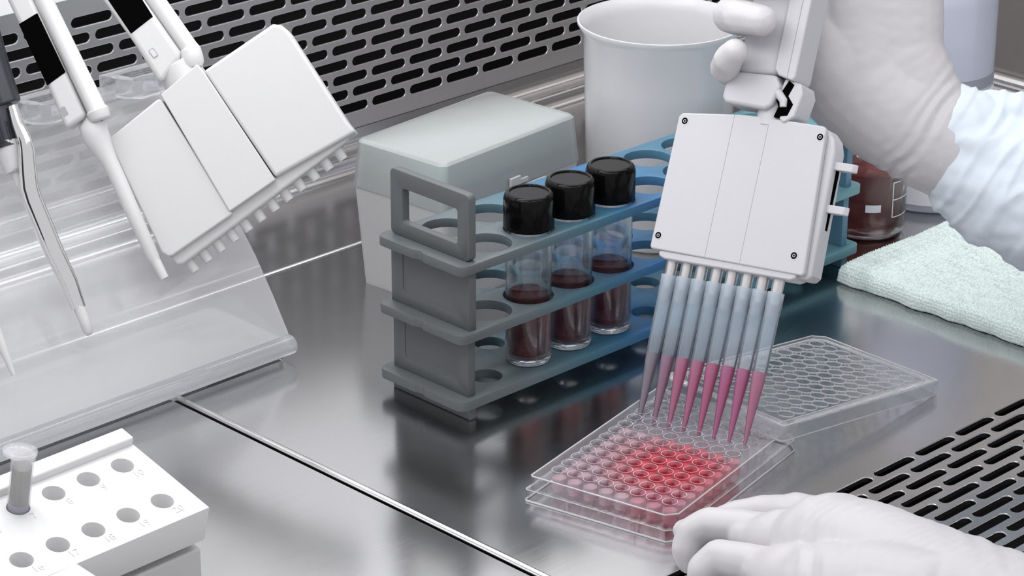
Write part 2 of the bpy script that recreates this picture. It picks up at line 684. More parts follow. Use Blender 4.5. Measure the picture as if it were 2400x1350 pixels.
rack_shelf(89.45, 27.2)
rack_shelf(51.2, 27.2)
rack_shelf(13.3, 17.0)
for side in (0, 1):
    mat = M['rackleft'] if side == 0 else M['rackright']
    x0 = 8.0 if side == 0 else RL - 13.0

    def wallpiece(name, z0, z1, rec=True, y0=3.0, y1=RW - 3.0):
        mb = MB()
        mb.box(x0, x0 + 5, y0, y1, z0, z1)
        o_ = mb.build(name, mat)
        if rec:
            c = MB()
            for xa, xb in ((x0 - 1, x0 + 0.7), (x0 + 4.3, x0 + 6)):
                c.prism([(p[0], p[1]) for p in rrect(y0 + 9, y1 - 9, z0 + 7, z1 + 9, 3)], xa, xb, Matrix(((0, 0, 1, 0), (1, 0, 0, 0), (0, 1, 0, 0), (0, 0, 0, 1))))
            carve(o_, c, 0.4)
        else:
            b_ = o_.modifiers.new('bevel', 'BEVEL')
            b_.width = 0.8 * S
            b_.segments = 2
        o_.parent = rack
        return o_
    wallpiece('end_panel', 51.2, 84.3)
    wallpiece('end_panel', 13.3, 46.0, y0=4.0, y1=RW - 4.0)
    wallpiece('foot', 0.0, 8.2, rec=False, y0=3, y1=RW - 3)
    # upright handle with its window
    mb = MB()
    T = Matrix(((0, 0, 1, 0), (1, 0, 0, 0), (0, 1, 0, 0), (0, 0, 0, 1)))
    mb.prism(rrect(3, RW - 3, 89.45, 126, 3.0), x0, x0 + 5, T)
    h = mb.build('handle', mat)
    c = MB()
    c.prism(rrect(12, RW - 12.5, 97.5, 116.5, 1.5), x0 - 2, x0 + 7, T)
    carve(h, c, 0.6)
    h.parent = rack


def vial(x, y, label):
    t = empty('glass_vial', RM @ Matrix.Translation(V((x * S, y * S, 13.4 * S))), label, 'vial', 'capped glass vials in the rack')
    g = MB()
    R_ = 12.4
    outer = [(0, 0), (R_ - 2.5, 0), (R_ - 0.7, 0.7), (R_, 2.5), (R_, 71), (R_ - 0.6, 74), (R_ - 2.6, 77), (R_ - 2.6, 84)]
    inner = [(R_ - 4.2, 84), (R_ - 4.2, 76), (R_ - 1.6, 72), (R_ - 1.3, 70), (R_ - 1.3, 6.5), (R_ - 3, 3.8), (R_ - 6, 3.0), (0, 3.4)]
    g.lathe(outer + inner, 48)
    g.build('glass_body', M['glass'], t, smooth=50)
    l_ = MB()
    top = 38
    l_.lathe([(0, 3.5), (R_ - 6, 3.1), (R_ - 3.05, 3.9), (R_ - 1.35, 6.6), (R_ - 1.35, top + 0.8), (R_ - 2.6, top), (0, top - 0.2)], 48)
    lo = l_.build('liquid', M['vialliquid'], t, smooth=50, label='dark reddish brown liquid')
    c = MB()
    prof_ = [(0, 77.0), (13.3, 77.0), (13.6, 77.6), (13.6, 93.0), (12.9, 95.3), (11.6, 96.4), (10.6, 96.4), (10.2, 95.7), (0, 95.7)]
    n_ = 96
    c.lathe(prof_, n_)
    for i, p in enumerate(c.v):
        r_ = math.hypot(p.x, p.y)
        if 13.4 < r_ < 14 and (i % 2 == 0):
            p.x *= 0.985
            p.y *= 0.985
    c.build('cap', M['black'], t, smooth=60)
    return t


def vial_liquid():
    m, nt, out = new_mat('vial_liquid')
    gl = N(nt, 'ShaderNodeBsdfGlass')
    gl.inputs['Color'].default_value = (0.52, 0.27, 0.27, 1)
    gl.inputs['IOR'].default_value = 1.34
    tr = N(nt, 'ShaderNodeBsdfTransparent')
    tr.inputs['Color'].default_value = (0.60, 0.30, 0.27, 1)
    mx = N(nt, 'ShaderNodeMixShader')
    mx.inputs[0].default_value = 0.95
    nt.links.new(tr.outputs[0], mx.inputs[1])
    nt.links.new(gl.outputs[0], mx.inputs[2])
    nt.links.new(mx.outputs[0], out.inputs[0])
    return m


M['vialliquid'] = vial_liquid()
vial(cols[1], rows[0], 'black-capped glass vial in the rack, nearest the grey handle')
vial(cols[2], rows[0], 'black-capped glass vial in the rack, between the other two vials')
vial(cols[3], rows[0], 'black-capped glass vial in the rack, nearest the multichannel pipette')

# ------------------------------------------------------------------ tip box behind the rack
by = math.radians(50.0)
BX, BY = V((math.cos(by), math.sin(by), 0)), V((-math.sin(by), math.cos(by), 0))
bo = atz(1040, 395, 88)
bo = V((bo.x, bo.y, 0)) - BX * 1.5 - BY * 1.5
box = empty('pipette_tip_box', frame(bo, BX, BY, Z), 'cloudy white pipette tip box with a green-tinted lid behind the rack', 'tip box')
BL, BW = 123.0, 74.0


def shell(name, z0, z1, in0, in1, t, mat, open_top, top_z=None):
    mb = MB()
    outs = [ring3(rrect(in0, BL - in0, in0, BW - in0, 5), z0), ring3(rrect(in1, BL - in1, in1, BW - in1, 5), z1)]
    ins = [ring3(rrect(in0 + t, BL - in0 - t, in0 + t, BW - in0 - t, 4), z0), ring3(rrect(in1 + t, BL - in1 - t, in1 + t, BW - in1 - t, 4), z1)]
    if open_top:
        ins[0] = ring3(rrect(in0 + t, BL - in0 - t, in0 + t, BW - in0 - t, 4), z0 + t)
        loft(mb, [outs[0], outs[1], ins[1], ins[0]])
        # outside bottom cap and inside floor are made by loft caps
    else:
        a_ = ring3(rrect(in1 + 1.6, BL - in1 - 1.6, in1 + 1.6, BW - in1 - 1.6, 4), z1 + 1.5)
        ii = ring3(rrect(in1 + t + 1, BL - in1 - t - 1, in1 + t + 1, BW - in1 - t - 1, 3), z1 + 0.2)
        loft(mb, [ii, ins[1], ins[0], outs[0], outs[1], a_])
    return mb.build(name, mat, box, smooth=40)


shell('base', 0, 60.5, 4.5, 1.0, 1.4, M['boxbase'], True)
shell('lid', 60.8, 87.5, 0.4, 2.6, 1.3, M['boxlid'], False)
mb = MB()
mb.prism(rrect(3.6, BL - 3.6, 3.6, BW - 3.6, 4), 48, 73)
mb.build('tip_tray', M['boxinner'], box, bevel=0.6, label='grey-green tray seen through the cloudy plastic')
mb = MB()
mb.box(56, 65, -1.4, 0.3, 60.5, 67)
mb.box(60, 72, -1.0, 0.3, 61.5, 64.5)
mb.box(30, 88, -1.0, 0.6, 57.5, 60)
mb.build('latch', M['boxbase'], box, bevel=0.4)
mb = MB()
mb.box(9, 116, 9, 66, 1.6, 44)
mb.build('tip_tray_core', M['boxbase'], box, bevel=2)

# ------------------------------------------------------------------ beaker
bk = empty('plastic_beaker', frame(V((69.5, 1577.0, 0)), E1, E2, Z), 'large cloudy white plastic beaker standing behind the rack', 'beaker')
mb = MB()
mb.lathe([(0, 0), (40, 0), (42.5, 2), (45.6, 100), (46.9, 128), (49.2, 131.5), (50.4, 133.4), (50.2, 134.6), (49.2, 134.8), (46.5, 131.5), (45.2, 127), (43.8, 100), (40.8, 3.5), (38.5, 2), (0, 2)], 96)
mb.build('vessel', M['pp'], bk, smooth=60)

# ------------------------------------------------------------------ bottles at the right
bb = empty('wash_bottle', frame(V((245.5, 1640.5, 0)), E1, E2, Z), 'tall cloudy bluish white plastic bottle with a white label behind the gloved hand', 'bottle')
mb = MB()
mb.lathe([(0, 0), (32, 0), (35, 1.5), (35.6, 4), (35.6, 132), (34.5, 140), (28, 150), (14, 156), (14, 170), (0, 170)], 64)
mb.build('body', M['bottle'], bb, smooth=50)
mb = MB()
mb.lathe([(35.75, 6), (35.95, 6), (35.95, 78), (35.75, 78)], 64, None, True)
mb.build('label', M['label'], bb, smooth=50)
mb = MB()
mb.lathe([(36.0, 62), (36.1, 62), (36.1, 62.6), (36.0, 62.6)], 64, None, True)
mb.lathe([(35.65, 80), (35.8, 80), (35.8, 87), (35.65, 87)], 64, None, True)
mb.build('printed_band', M['labelgrey'], bb, smooth=50, label='grey band above the white label')

bc = V((199.6, 1581.6, 0))
mbot = empty('media_bottle', frame(bc, RGT.cross(Z).cross(Z).normalized() * -1, Z.cross(RGT.cross(Z).cross(Z).normalized() * -1), Z), 'small clear glass bottle of reddish brown liquid at the far end of the rack', 'bottle')
mb = MB()
mb.lathe([(0, 0.8), (17, 0.0), (21.5, 0.8), (23.4, 4), (23.6, 7), (23.6, 43), (22.5, 49), (18, 55), (12.5, 59), (11.5, 63), (11.5, 74), (9.8, 74), (9.8, 62), (11, 58), (16.5, 53.5), (20.8, 48), (21.8, 43), (21.8, 7), (20, 3.4), (15, 2.4), (0, 3)], 64)
mb.build('glass_body', M['glass'], mbot, smooth=50)
mb = MB()
mb.lathe([(0, 3.2), (15, 2.6), (19.9, 3.6), (21.6, 7.1), (21.6, 41.4), (20.6, 40.6), (0, 40.4)], 64)
lq = mb.build('liquid', None, mbot, smooth=50, label='reddish brown liquid')
m, nt, out = new_mat('brown_red_liquid')
df = N(nt, 'ShaderNodeBsdfDiffuse')
df.inputs['Color'].default_value = (0.30, 0.105, 0.095, 1)
gl = N(nt, 'ShaderNodeBsdfGlass')
gl.inputs['Color'].default_value = (0.55, 0.22, 0.20, 1)
gl.inputs['IOR'].default_value = 1.34
mx = N(nt, 'ShaderNodeMixShader')
mx.inputs[0].default_value = 0.6
nt.links.new(df.outputs[0], mx.inputs[1])
nt.links.new(gl.outputs[0], mx.inputs[2])
nt.links.new(mx.outputs[0], out.inputs[0])
lq.data.materials.append(m)
mb = MB()


def arc_strip(mb, R_, z0, z1, a0, a1, t=0.15, n=16):
    """curved printed patch on a cylinder; angles in degrees, -90 faces the camera"""
    vs, fs = [], []
    for k in range(n + 1):
        a = math.radians(a0 + (a1 - a0) * k / n)
        c_, s_ = math.cos(a), math.sin(a)
        vs += [(R_ * c_, R_ * s_, z0), (R_ * c_, R_ * s_, z1), ((R_ + t) * c_, (R_ + t) * s_, z1), ((R_ + t) * c_, (R_ + t) * s_, z0)]
    for k in range(n):
        i, j = 4 * k, 4 * k + 4
        for q in range(4):
            fs.append((i + q, i + (q + 1) % 4, j + (q + 1) % 4, j + q))
    fs += [(0, 3, 2, 1), (4 * n, 4 * n + 1, 4 * n + 2, 4 * n + 3)]
    mb.add(vs, fs)


arc_strip(mb, 23.6, 19.5, 24.2, -100, -77)
mb.build('white_patch', M['label'], mbot, smooth=50)
mb = MB()
for z_ in (14.8, 26.0, 37.2):
    arc_strip(mb, 23.6, z_, z_ + 0.5, -58, -20)
arc_strip(mb, 23.6, 14.8, 37.7, -58, -56.6, n=2)
mb.build('graduation_print', M['label'], mbot, smooth=50)

# ------------------------------------------------------------------ 96-well plate
PO = V((8.895, 1216.121, 0))
PX = V((math.cos(1.005), math.sin(1.005), 0))
PY = V((math.sin(1.005), -math.cos(1.005), 0))
# plate frame is left handed in (i, j); use x along i and y against j
PM = frame(PO, PX, -PY, Z)
plate = empty('well_plate', PM, 'clear 96-well plate of pink and red liquid under the pipette tips', 'well plate')
X0, X1, Y0, Y1 = -14.38, 113.38, -74.24, 11.24


def skirt_poly(ins, r=3.0, ch=5.0):
    x0, x1, y0, y1 = X0 + ins, X1 - ins, Y0 + ins, Y1 - ins
    # two corners on the j = 7 side are cut off
    return [(x1, y1 - 1), (x1 - 1, y1), (x0 + 1, y1), (x0, y1 - 1), (x0, y0 + ch), (x0 + ch, y0), (x1 - ch, y0), (x1, y0 + ch)]


mb = MB()
t_ = 1.1
A_ = lambda i, z: ring3(skirt_poly(i), z)
loft(mb, [A_(0 + t_, 0), A_(0, 0), A_(0, 6.5), A_(1.9, 6.6), A_(1.9, 13.4), A_(1.9 + t_, 13.4), A_(1.9 + t_, 5.4), A_(t_, 5.4), A_(t_, 0)], cap=False)
for xx in (18, 49.5, 81):
    mb.box(xx - 0.5, xx + 0.5, Y0 + 0.1, Y0 + 2.2, 0, 6.5)
for yy in (-12, -52):
    mb.box(X0 + 0.1, X0 + 2.2, yy - 0.5, yy + 0.5, 0, 6.5)
mb.build('skirt', M['styrene'], plate, smooth=30)
mb = MB()
for ins_, z_, r_ in ((0.1, 0.5, 0.5), (0.2, 6.4, 0.2), (2.1, 13.5, 0.35)):
    pl_ = [(x, y, z_) for x, y in skirt_poly(ins_)]
    mb.tube(pl_ + [pl_[0]], r_, 8)
mb.build('edge_glint', M['ring'], plate)  # added white beads paint the bright refracted lines along the plate edges
mb = MB()
mb.prism(skirt_poly(2.9), 12.2, 13.3)
dk = mb.build('deck', M['deck'])
c = MB()
for i in range(12):
    for j in range(8):
        c.cyl(3.95, 10, 16, 20, Matrix.Translation(V((9 * i, -9 * j, 0))))
carve(dk, c)
dk.parent = plate
# grid letters and numbers moulded in the deck
well_me = MB().lathe([(0, 2.6), (3.75, 2.6), (3.85, 14.35), (3.58, 14.35), (3.45, 3.4), (0, 3.4)], 28).mesh('well', 50)
well_me.materials.append(M['styrene_well'])
well_me.materials.append(M['ring'])
for f_ in well_me.polygons:
    if f_.center.z > 14.3 * S:
        f_.material_index = 1  # rim coloured white to paint its bright line
liq_h = [5.0]
liq_me = MB().lathe([(0, 3.5), (3.38, 3.5), (3.46, 9.9), (3.0, 9.5), (0, 9.4)], 24).mesh('well_liquid', 50)
liq_me.materials.append(M['wellliquid'])


def lerp3(a, b, t):
    t = max(0, min(1, t))
    return tuple(a[k] + (b[k] - a[k]) * t for k in range(3))


for i in range(12):
    for j in range(8):
        w_ = bpy.data.objects.new('well', well_me)
        col.objects.link(w_)
        w_.parent = plate
        w_.location = (9 * i * S, -9 * j * S, 0)
        if i <= 7:
            l_ = bpy.data.objects.new('well_liquid', liq_me)
            col.objects.link(l_)
            l_.parent = w_
            # colour: clear mauve on the left edge, red in the middle and right
            k = max(0.0, 1.0 - math.hypot((i - 4.6) / 4.6, (j - 4.6) / 4.2))
            k = min(1.0, k * 1.7)
            cc = lerp3((0.80, 0.60, 0.65), (1.0, 0.015, 0.09), k)
            if j >= 5 and i < 2:
                cc = lerp3(cc, (0.80, 0.10, 0.25), 0.6)
            l_.color = (*cc, 1)

# ------------------------------------------------------------------ plate lid leaning on the plate
tl_ = 0.112
LX = V((math.cos(-2.369) * math.cos(tl_), math.sin(-2.369) * math.cos(tl_), math.sin(tl_)))
LJ = V((math.sin(-2.369), -math.cos(-2.369), 0))       # j direction
LY = -LJ
LZ = LX.cross(LY)
lo_ = V((194.867, 1336.79, 10.0))
lidr = empty('plate_lid', frame(lo_, LX, LY, LZ), 'clear plate lid with moulded rings leaning on the back corner of the well plate', 'plate lid')
mb = MB()
B_ = lambda i, z, ch=5.5: ring3(skirt_poly(i, ch=ch), z)
loft(mb, [B_(0.9, -8.6), B_(-0.1, -8.6), B_(0, -1.4), B_(0.6, -0.1), B_(2.6, 0.5), B_(3.4, -0.3), B_(5.0, -0.3)], cap=False)
loft(mb, [B_(0.9, -8.6), B_(1.0, -1.6), B_(5.0, -1.4)], cap=False)
mb.build('rim', M['lid'], lidr, smooth=30)
mb = MB()
for ins_, z_, r_ in ((0.2, -8.5, 0.3), (0.5, -0.3, 0.35), (5.0, -0.2, 0.3)):
    pl_ = [(x, y, z_) for x, y in skirt_poly(ins_, ch=5.5)]
    mb.tube(pl_ + [pl_[0]], r_, 8)
mb.build('edge_glint', M['ring'], lidr)  # white beads added as painted glints along the lid edges
mb = MB()
mb.prism([(x, y) for x, y in skirt_poly(4.9)], -1.4, -0.35)
mb.build('top_panel', M['lid2'] if 'lid2' in M else M['lid'], lidr)
rg = MB()
for i in range(12):
    for j in range(8):
        rg.lathe([(4.15, -0.4), (4.5, -0.4), (4.5, 0.25), (4.15, 0.25)], 24, Matrix.Translation(V((9 * i, -9 * j, 0))), True)
rg.build('ring_grid', M['ring'] if 'ring' in M else M['acrylic'], lidr, smooth=40)

# ------------------------------------------------------------------ eight-channel pipette
HO = V((75.8257, 1263.0822, 10.9905))
HA = V((.2031, .4363, .8766)).normalized()
HR = V((.8326, -.5481, .0799))
HR = (HR - HA * HR.dot(HA)).normalized()
HN = HR.cross(HA)
HM = frame(HO, HR, HA, HN)
pip = empty('multichannel_pipette', HM, 'pale grey eight-channel pipette held upright by the gloved hand', 'pipette')
# local: x across the head, y up the axis, z towards the viewer
mb = MB()
mb.prism([(-42.2, 91.5), (-41, 90.5), (47.5, 88.7), (48.5, 90), (44.2, 163.5), (42.5, 165.2), (11, 166.0), (-4, 166.0), (-39.5, 162.9), (-41.4, 161)], 4.5, 8)
mb.build('cover', M['white2'], pip, bevel=1.0, seg=3)
mb = MB()
for x_ in (-9.0, 11.5):
    mb.box(x_ - 0.12, x_ + 0.12, 90.6, 165.6, 7.9, 8.06)
mb.build('cover_groove', M['groove'] if 'groove' in M else M['labelgrey'], pip)
mb = MB()
mb.prism([(-39.5, 89.5), (49.2, 87.2), (51.2, 90), (49.6, 154), (47.5, 160), (43, 164.5), (11, 165.4), (-4, 165.4), (-39, 161.5)], -8, 4.4)
mb.build('housing', M['white2'], pip, bevel=1.6, seg=3)
mb = MB()
mb.prism([(-36.5, 90.5), (-36.5, 87.6), (-33, 86.3), (41, 85.6), (44, 87.0), (44, 90)], -6, 7.2)
mb.build('nozzle_bar', M['white2'], pip, bevel=0.8)
mb = MB()
mb.box(49.0, 50.6, 110, 146, -3.6, -1.0)
mb.build('slot', M['blackmatte'], pip)
for yy in (147.5, 125.5):
    mb = MB()
    mb.prism([(49, -4.5), (54, -4.5), (60.5, -3.0), (61.5, -1.6), (59.5, 0.5), (49, 1.6)], yy - 2.6, yy + 1.6, Matrix(((1, 0, 0, 0), (0, 0, 1, 0), (0, 1, 0, 0), (0, 0, 0, 1))))
    mb.build('ejector_tab', M['white2'], pip, bevel=0.5)
for x_, y_ in ((-37.2, 158.8), (41.8, 159.5), (-38.5, 97.8), (41.1, 98.2)):
    mb = MB()
    T = Matrix.Translation(V((x_, y_, 0)))
    mb.lathe([(1.75, 7.9), (2.35, 7.9), (2.35, 8.12), (1.75, 8.12)], 24, T, True)
    sc_ = mb.build('screw', M['white2'], pip)
    mb = MB()
    mb.cyl(1.8, 7.95, 8.08, 24, T)
    mb.build('screw_recess', M['blackmatte'], sc_)
    mb = MB()
    mb.lathe([(0.55, 8.05), (1.0, 8.05), (1.0, 8.2), (0.55, 8.2)], 6, T, True)
    mb.build('screw_head', M['chrome'], sc_)
for k in range(8):
    T = Matrix.Translation(V((-31.5 + 9 * k, 0, 0))) @ Matrix(((1, 0, 0, 0), (0, 0, 1, 0), (0, -1, 0, 0), (0, 0, 0, 1)))
    mb = MB()
    mb.lathe([(0, 72), (2.5, 72), (3.1, 77), (3.15, 87.5), (0, 87.5)], 24, T)
    mb.build('nozzle', M['nozzle'] if 'nozzle' in M else M['chrome'], pip, smooth=40)
# neck, block and grip above the head
mb = MB()
mb.tube([(9, 162, 0), (9, 176, 0)], 8.5, 32)
mb.build('neck', M['white2'], pip, bevel=0.5)
mb = MB()
mb.prism([(-16.5, 173.5), (-14.5, 170.5), (9, 169.5), (12.5, 171.5), (15.5, 182), (12, 187.5), (-13.5, 187.0), (-15.9, 184)], -9, 12)
mb.build('collar_block', M['white2'], pip, bevel=1.6, seg=3)
mb = MB()
mb.prism([(-12.5, 186), (11.5, 188), (11.5, 330), (-12.0, 330)], -12, 10)
mb.build('grip', M['white2'], pip, bevel=3, seg=4)
mb = MB()
mb.prism([(10.5, 190.5), (13.5, 187.5), (22.0, 185.5), (23.2, 188), (23.2, 330), (10.5, 330)], -6, 12.5)
mb.build('rail', M['white3'] if 'white3' in M else M['white2'], pip, bevel=0.8)
mb = MB()
mb.box(18.6, 18.9, 187, 329, 12.4, 12.62)
mb.build('rail_groove', M['groove'] if 'groove' in M else M['labelgrey'], pip)
mb = MB()
mb.prism([(16, 187), (25.5, 185), (27.5, 180), (25.5, 168), (20, 164), (17, 166), (19, 176), (14, 178)], -7, 9)
mb.build('ejector_arm', M['white2'], pip, bevel=0.8)
mb = MB()
mb.prism([(12.8, 181.5), (15.5, 179.5), (18.5, 186), (22, 184), (19.8, 178), (23.5, 174), (21.5, 168), (14, 166.5), (15.5, 172), (12, 178)], -3, 9.15)
mb.build('ejector_gap', M['blackmatte'], pip)
mb = MB()
mb.tube([(8, 180.5, 9.5), (14, 179.0, 9.5), (18, 175.2, 9.5), (18.5, 172, 9.5)], [2.3, 2.4, 2.2, 1.8], 12)
mb.build('hook', M['white2'], pip)

tipcols = [(0.55, 0.40, 0.50), (0.72, 0.28, 0.47), (1.0, 0.20, 0.48), (1.0, 0.18, 0.48), (1.0, 0.12, 0.44), (1.0, 0.10, 0.50), (1.0, 0.14, 0.52), (1.0, 0.28, 0.52)]
tip_lab = ['leftmost filled pipette tip, holding dull greyish mauve liquid', 'second filled pipette tip from the left, dark mauve liquid', 'third filled pipette tip from the left, rosy mauve liquid',
           'fourth filled pipette tip from the left, bright pink liquid', 'fifth filled pipette tip from the left, bright pink liquid', 'third filled pipette tip from the right, purplish pink liquid',
           'second filled pipette tip from the right, purplish pink liquid', 'rightmost filled pipette tip, paler pink liquid']


def tip_r(y):
    pts = [(0, 0.75), (10, 1.55), (24, 2.75), (34, 3.45), (42, 3.75), (70, 4.05), (71, 4.25), (79, 4.3)]
    for (a, ra), (b, rb) in zip(pts, pts[1:]):
        if y <= b:
            return ra + (rb - ra) * (y - a) / (b - a)
    return 4.3


for k in range(8):
    Tm = HM @ Matrix.Translation(V(((-31.5 + 9 * k) * S, 0, 0))) @ Matrix(((1, 0, 0, 0), (0, 0, 1, 0), (0, -1, 0, 0), (0, 0, 0, 1)))
    # local z runs up the tip
    t = empty('pipette_tip', Tm, tip_lab[k], 'pipette tip', 'filled tips on the eight-channel pipette')
    ys = [0, 5, 10, 17, 24, 34, 42, 55, 70, 71, 79]
    outer = [(tip_r(y), y) for y in ys]
    MB().lathe(outer, 28).build('tip_body', M['tip'], t, smooth=40)
    mb = MB()
    yl = [0.3, 5, 10, 17, 24, 34, 38.0]
    mb.lathe([(0, 0.3)] + [(tip_r(y) - 0.18, y) for y in yl] + [(2.6, 37.3), (0, 37.1)], 28)
    l_ = mb.build('liquid', M['tipliquid'] if 'tipliquid' in M else M['liquid'], t, smooth=40)
    l_.color = (*tipcols[k], 1)
    mb = MB()
    mb.lathe([(0, 66 if k % 2 else 67), (3.3, 66), (3.4, 72.5), (0, 72.5)], 24)
    mb.build('filter', M['filter'], t, smooth=40)

# ------------------------------------------------------------------ folded towel
tw = MB()
na, nb = 210, 170
A0, A1, B0, B1, TK = 1181.0, 1420.0, 735.0, 930.0, 13.0
vs, fs = [], []


def edge_h(d):
    """height of the folded edge: quarter round of radius TK/2 on each side"""
    r = 7.0
    if d >= r:
        return 1.0
    return math.sqrt(max(0, 1 - (1 - d / r) ** 2))


for i in range(na + 1):
    for j in range(nb + 1):
        a = A0 + (A1 - A0) * i / na
        b = B0 + (B1 - B0) * j / nb
        d = min(a - A0, B1 - b)
        ridge = math.sin(b * 2.1 + 0.8 * noise.noise(V((a * .03, b * .03, 0)))) * 0.35 + math.sin(a * 2.6 + b * .12) * 0.3
        nz = noise.noise(V((a * 0.9, b * 0.9, 3))) * 0.9
        big = noise.noise(V((a * .02, b * .02, 7))) * 2.2
        fadein = min(1, d / 4)
        z = 3.2 + (TK - 3.2 + big) * edge_h(d) + (ridge * 1.5 + nz) * (0.7 + 0.3 * fadein)
        wob = noise.noise(V((b * .08, a * .08, 1))) * 2.2
        off = wob if i == 0 or j == nb else 0
        vs.append((a + (off if i < 4 else 0) + nz * 0.3, b + (off if j > nb - 4 else 0), z if d > 0.01 else 2.6 + nz * .4))
for i in range(na):
    for j in range(nb):
        k = i * (nb + 1) + j
        fs.append((k, k + nb + 1, k + nb + 2, k + 1))
# skirt down to the bench, curling under
n0 = len(vs)
rim = [(i * (nb + 1) + nb) for i in range(na, -1, -1)] + [j for j in range(nb - 1, -1, -1)]
for lvl, (ins, zz) in enumerate(((0.8, 1.2), (2.5, 0.1))):
    for k in rim:
        p = vs[k]
        vs.append((p[0] + (ins if p[0] < A0 + 3 else 0), p[1] - (ins if p[1] > B1 - 3 else 0), zz + random.random() * .3))
L_ = len(rim)
for q in range(L_ - 1):
    fs.append((rim[q], rim[q + 1], n0 + q + 1, n0 + q))
    fs.append((n0 + q, n0 + q + 1, n0 + L_ + q + 1, n0 + L_ + q))
tw.add(vs, fs)
m, nt, out = new_mat('pale_mint_terry')
p = N(nt, 'ShaderNodeBsdfPrincipled')
p.inputs['Roughness'].default_value = 0.95
p.inputs['Specular IOR Level'].default_value = 0.1
p.inputs['Sheen Weight'].default_value = 0.3
tc = N(nt, 'ShaderNodeTexCoord')
vo = N(nt, 'ShaderNodeTexVoronoi')
vo.inputs['Scale'].default_value = 540
vo.inputs['Randomness'].default_value = 0.45
nt.links.new(tc.outputs['Object'], vo.inputs['Vector'])
crr = N(nt, 'ShaderNodeValToRGB')
crr.color_ramp.elements[0].position = 0.25
crr.color_ramp.elements[0].color = (0.86, 0.96, 0.93, 1)
crr.color_ramp.elements[1].position = 0.95
crr.color_ramp.elements[1].color = (0.60, 0.74, 0.70, 1)  # darker mint between the loops paints in crease shade
nt.links.new(vo.outputs['Distance'], crr.inputs[0])
nt.links.new(crr.outputs[0], p.inputs['Base Color'])
b = N(nt, 'ShaderNodeBump')
b.invert = True
b.inputs['Strength'].default_value = 0.8
b.inputs['Distance'].default_value = 0.0009
nt.links.new(vo.outputs['Distance'], b.inputs['Height'])
nt.links.new(b.outputs[0], p.inputs['Normal'])
nt.links.new(p.outputs[0], out.inputs[0])
o = tw.build('folded_towel', m, smooth=80)
o.matrix_world = CABM
tag(o, 'folded pale mint terry cloth lying on the worktop at the right edge', 'towel')

# ------------------------------------------------------------------ gloved hands


def ico(sub):
    b_ = bmesh.new()
    bmesh.ops.create_icosphere(b_, subdivisions=sub, radius=1.0)
    r_ = ([v.co.copy() for v in b_.verts], [tuple(v.index for v in f.verts) for f in b_.faces])
    b_.free()
    return r_


ICO = {2: ico(2), 3: ico(3)}


def blob(chains, name, mat, parent, origin, voxel=1.1, smooth=6, extra=None):
    """union of tapering chains of ellipsoids, remeshed into one skin. node: (point mm, radius, depth factor)"""
    bv, bf = [], []
    for ch in chains:
        nodes = ch
        for (p0, r0_, f0), (p1, r1_, f1) in zip(nodes, nodes[1:]):
            L = (p1 - p0).length
            st = max(1, int(L / (min(r0_, r1_) * 0.22)))
            for s_ in range(st + 1):
                t = s_ / st
                t2 = t * t * (3 - 2 * t)
                p = p0.lerp(p1, t)
                r = r0_ + (r1_ - r0_) * t2
                f = f0 + (f1 - f0) * t
                Mx = Matrix.Translation((p - origin) * S) @ Matrix(((RGT.x, DWN.x, FWD.x, 0), (RGT.y, DWN.y, FWD.y, 0), (RGT.z, DWN.z, FWD.z, 0), (0, 0, 0, 1))) @ Matrix.Diagonal((r * S, r * S, r * f * S, 1))
                iv, if_ = ICO[3 if r > 12 else 2]
                o0 = len(bv)
                bv += [Mx @ p_ for p_ in iv]
                bf += [(x_ + o0, y_ + o0, z_ + o0) for x_, y_, z_ in if_]
    me = bpy.data.meshes.new(name)
    me.from_pydata(bv, [], bf)
    o_ = bpy.data.objects.new(name, me)
    col.objects.link(o_)
    rm = o_.modifiers.new('skin', 'REMESH')
    rm.mode = 'VOXEL'
    rm.voxel_size = voxel * S
    rm.use_smooth_shade = True
    sm = o_.modifiers.new('smooth', 'SMOOTH')
    sm.factor = 0.5
    sm.iterations = smooth
    bake(o_, 0)
    o_.data.shade_smooth()
    o_.data.materials.clear()
    o_.data.materials.append(mat)
    if extra:
        vv = o_.data.vertices
        cos = [v.co.copy() for v in vv]
        nos = [v.normal.copy() for v in vv]
        flat = []
        for c_, n_ in zip(cos, nos):
            flat += list(extra(c_, n_))
        vv.foreach_set('co', flat)
        o_.data.update()
    o_.parent = parent
    return o_


def nd(x, y, D, r, f=1.0):
    return (at(x, y, D), r, f)


IDM = Matrix()
# --- the hand that holds the pipette
h0 = at(2000, 180, 1440)
hand1 = empty('gloved_hand', Matrix.Translation(h0 * S), 'hand in a white glove gripping the multichannel pipette, arm in a pale blue sleeve', 'hand')
ch = []
# palm and heel of the hand, running to the wrist
ch.append([nd(1985, 30, 1450, 31, .75), nd(2010, 182, 1452, 33, .75), nd(2075, 240, 1452, 32, .8), nd(2185, 325, 1450, 28.5, .85), nd(2240, 355, 1450, 27, .9)])
ch.append([nd(2085, -40, 1450, 29, .7), nd(2085, 130, 1452, 29, .75), nd(2150, 250, 1450, 26, .8), nd(2190, 300, 1450, 25, .85)])
ch.append([nd(1960, 150, 1447, 26, .8), nd(1900, 60, 1445, 22, .8), nd(1890, -60, 1445, 22, .8)])
# ring finger: behind the grip, round its left side, tip on the front
ch.append([nd(1900, 60, 1446, 12), nd(1790, 50, 1441, 10.5), nd(1722, 38, 1430, 10), nd(1712, 36, 1414, 9.6), nd(1732, 38, 1398, 9.2), nd(1785, 48, 1388, 8.3)])
# little finger
ch.append([nd(1900, 170, 1446, 11), nd(1790, 190, 1440, 9), nd(1720, 172, 1428, 8.2), nd(1700, 160, 1412, 8.1), nd(1706, 140, 1400, 7.9), nd(1723, 121, 1393, 7.0)])
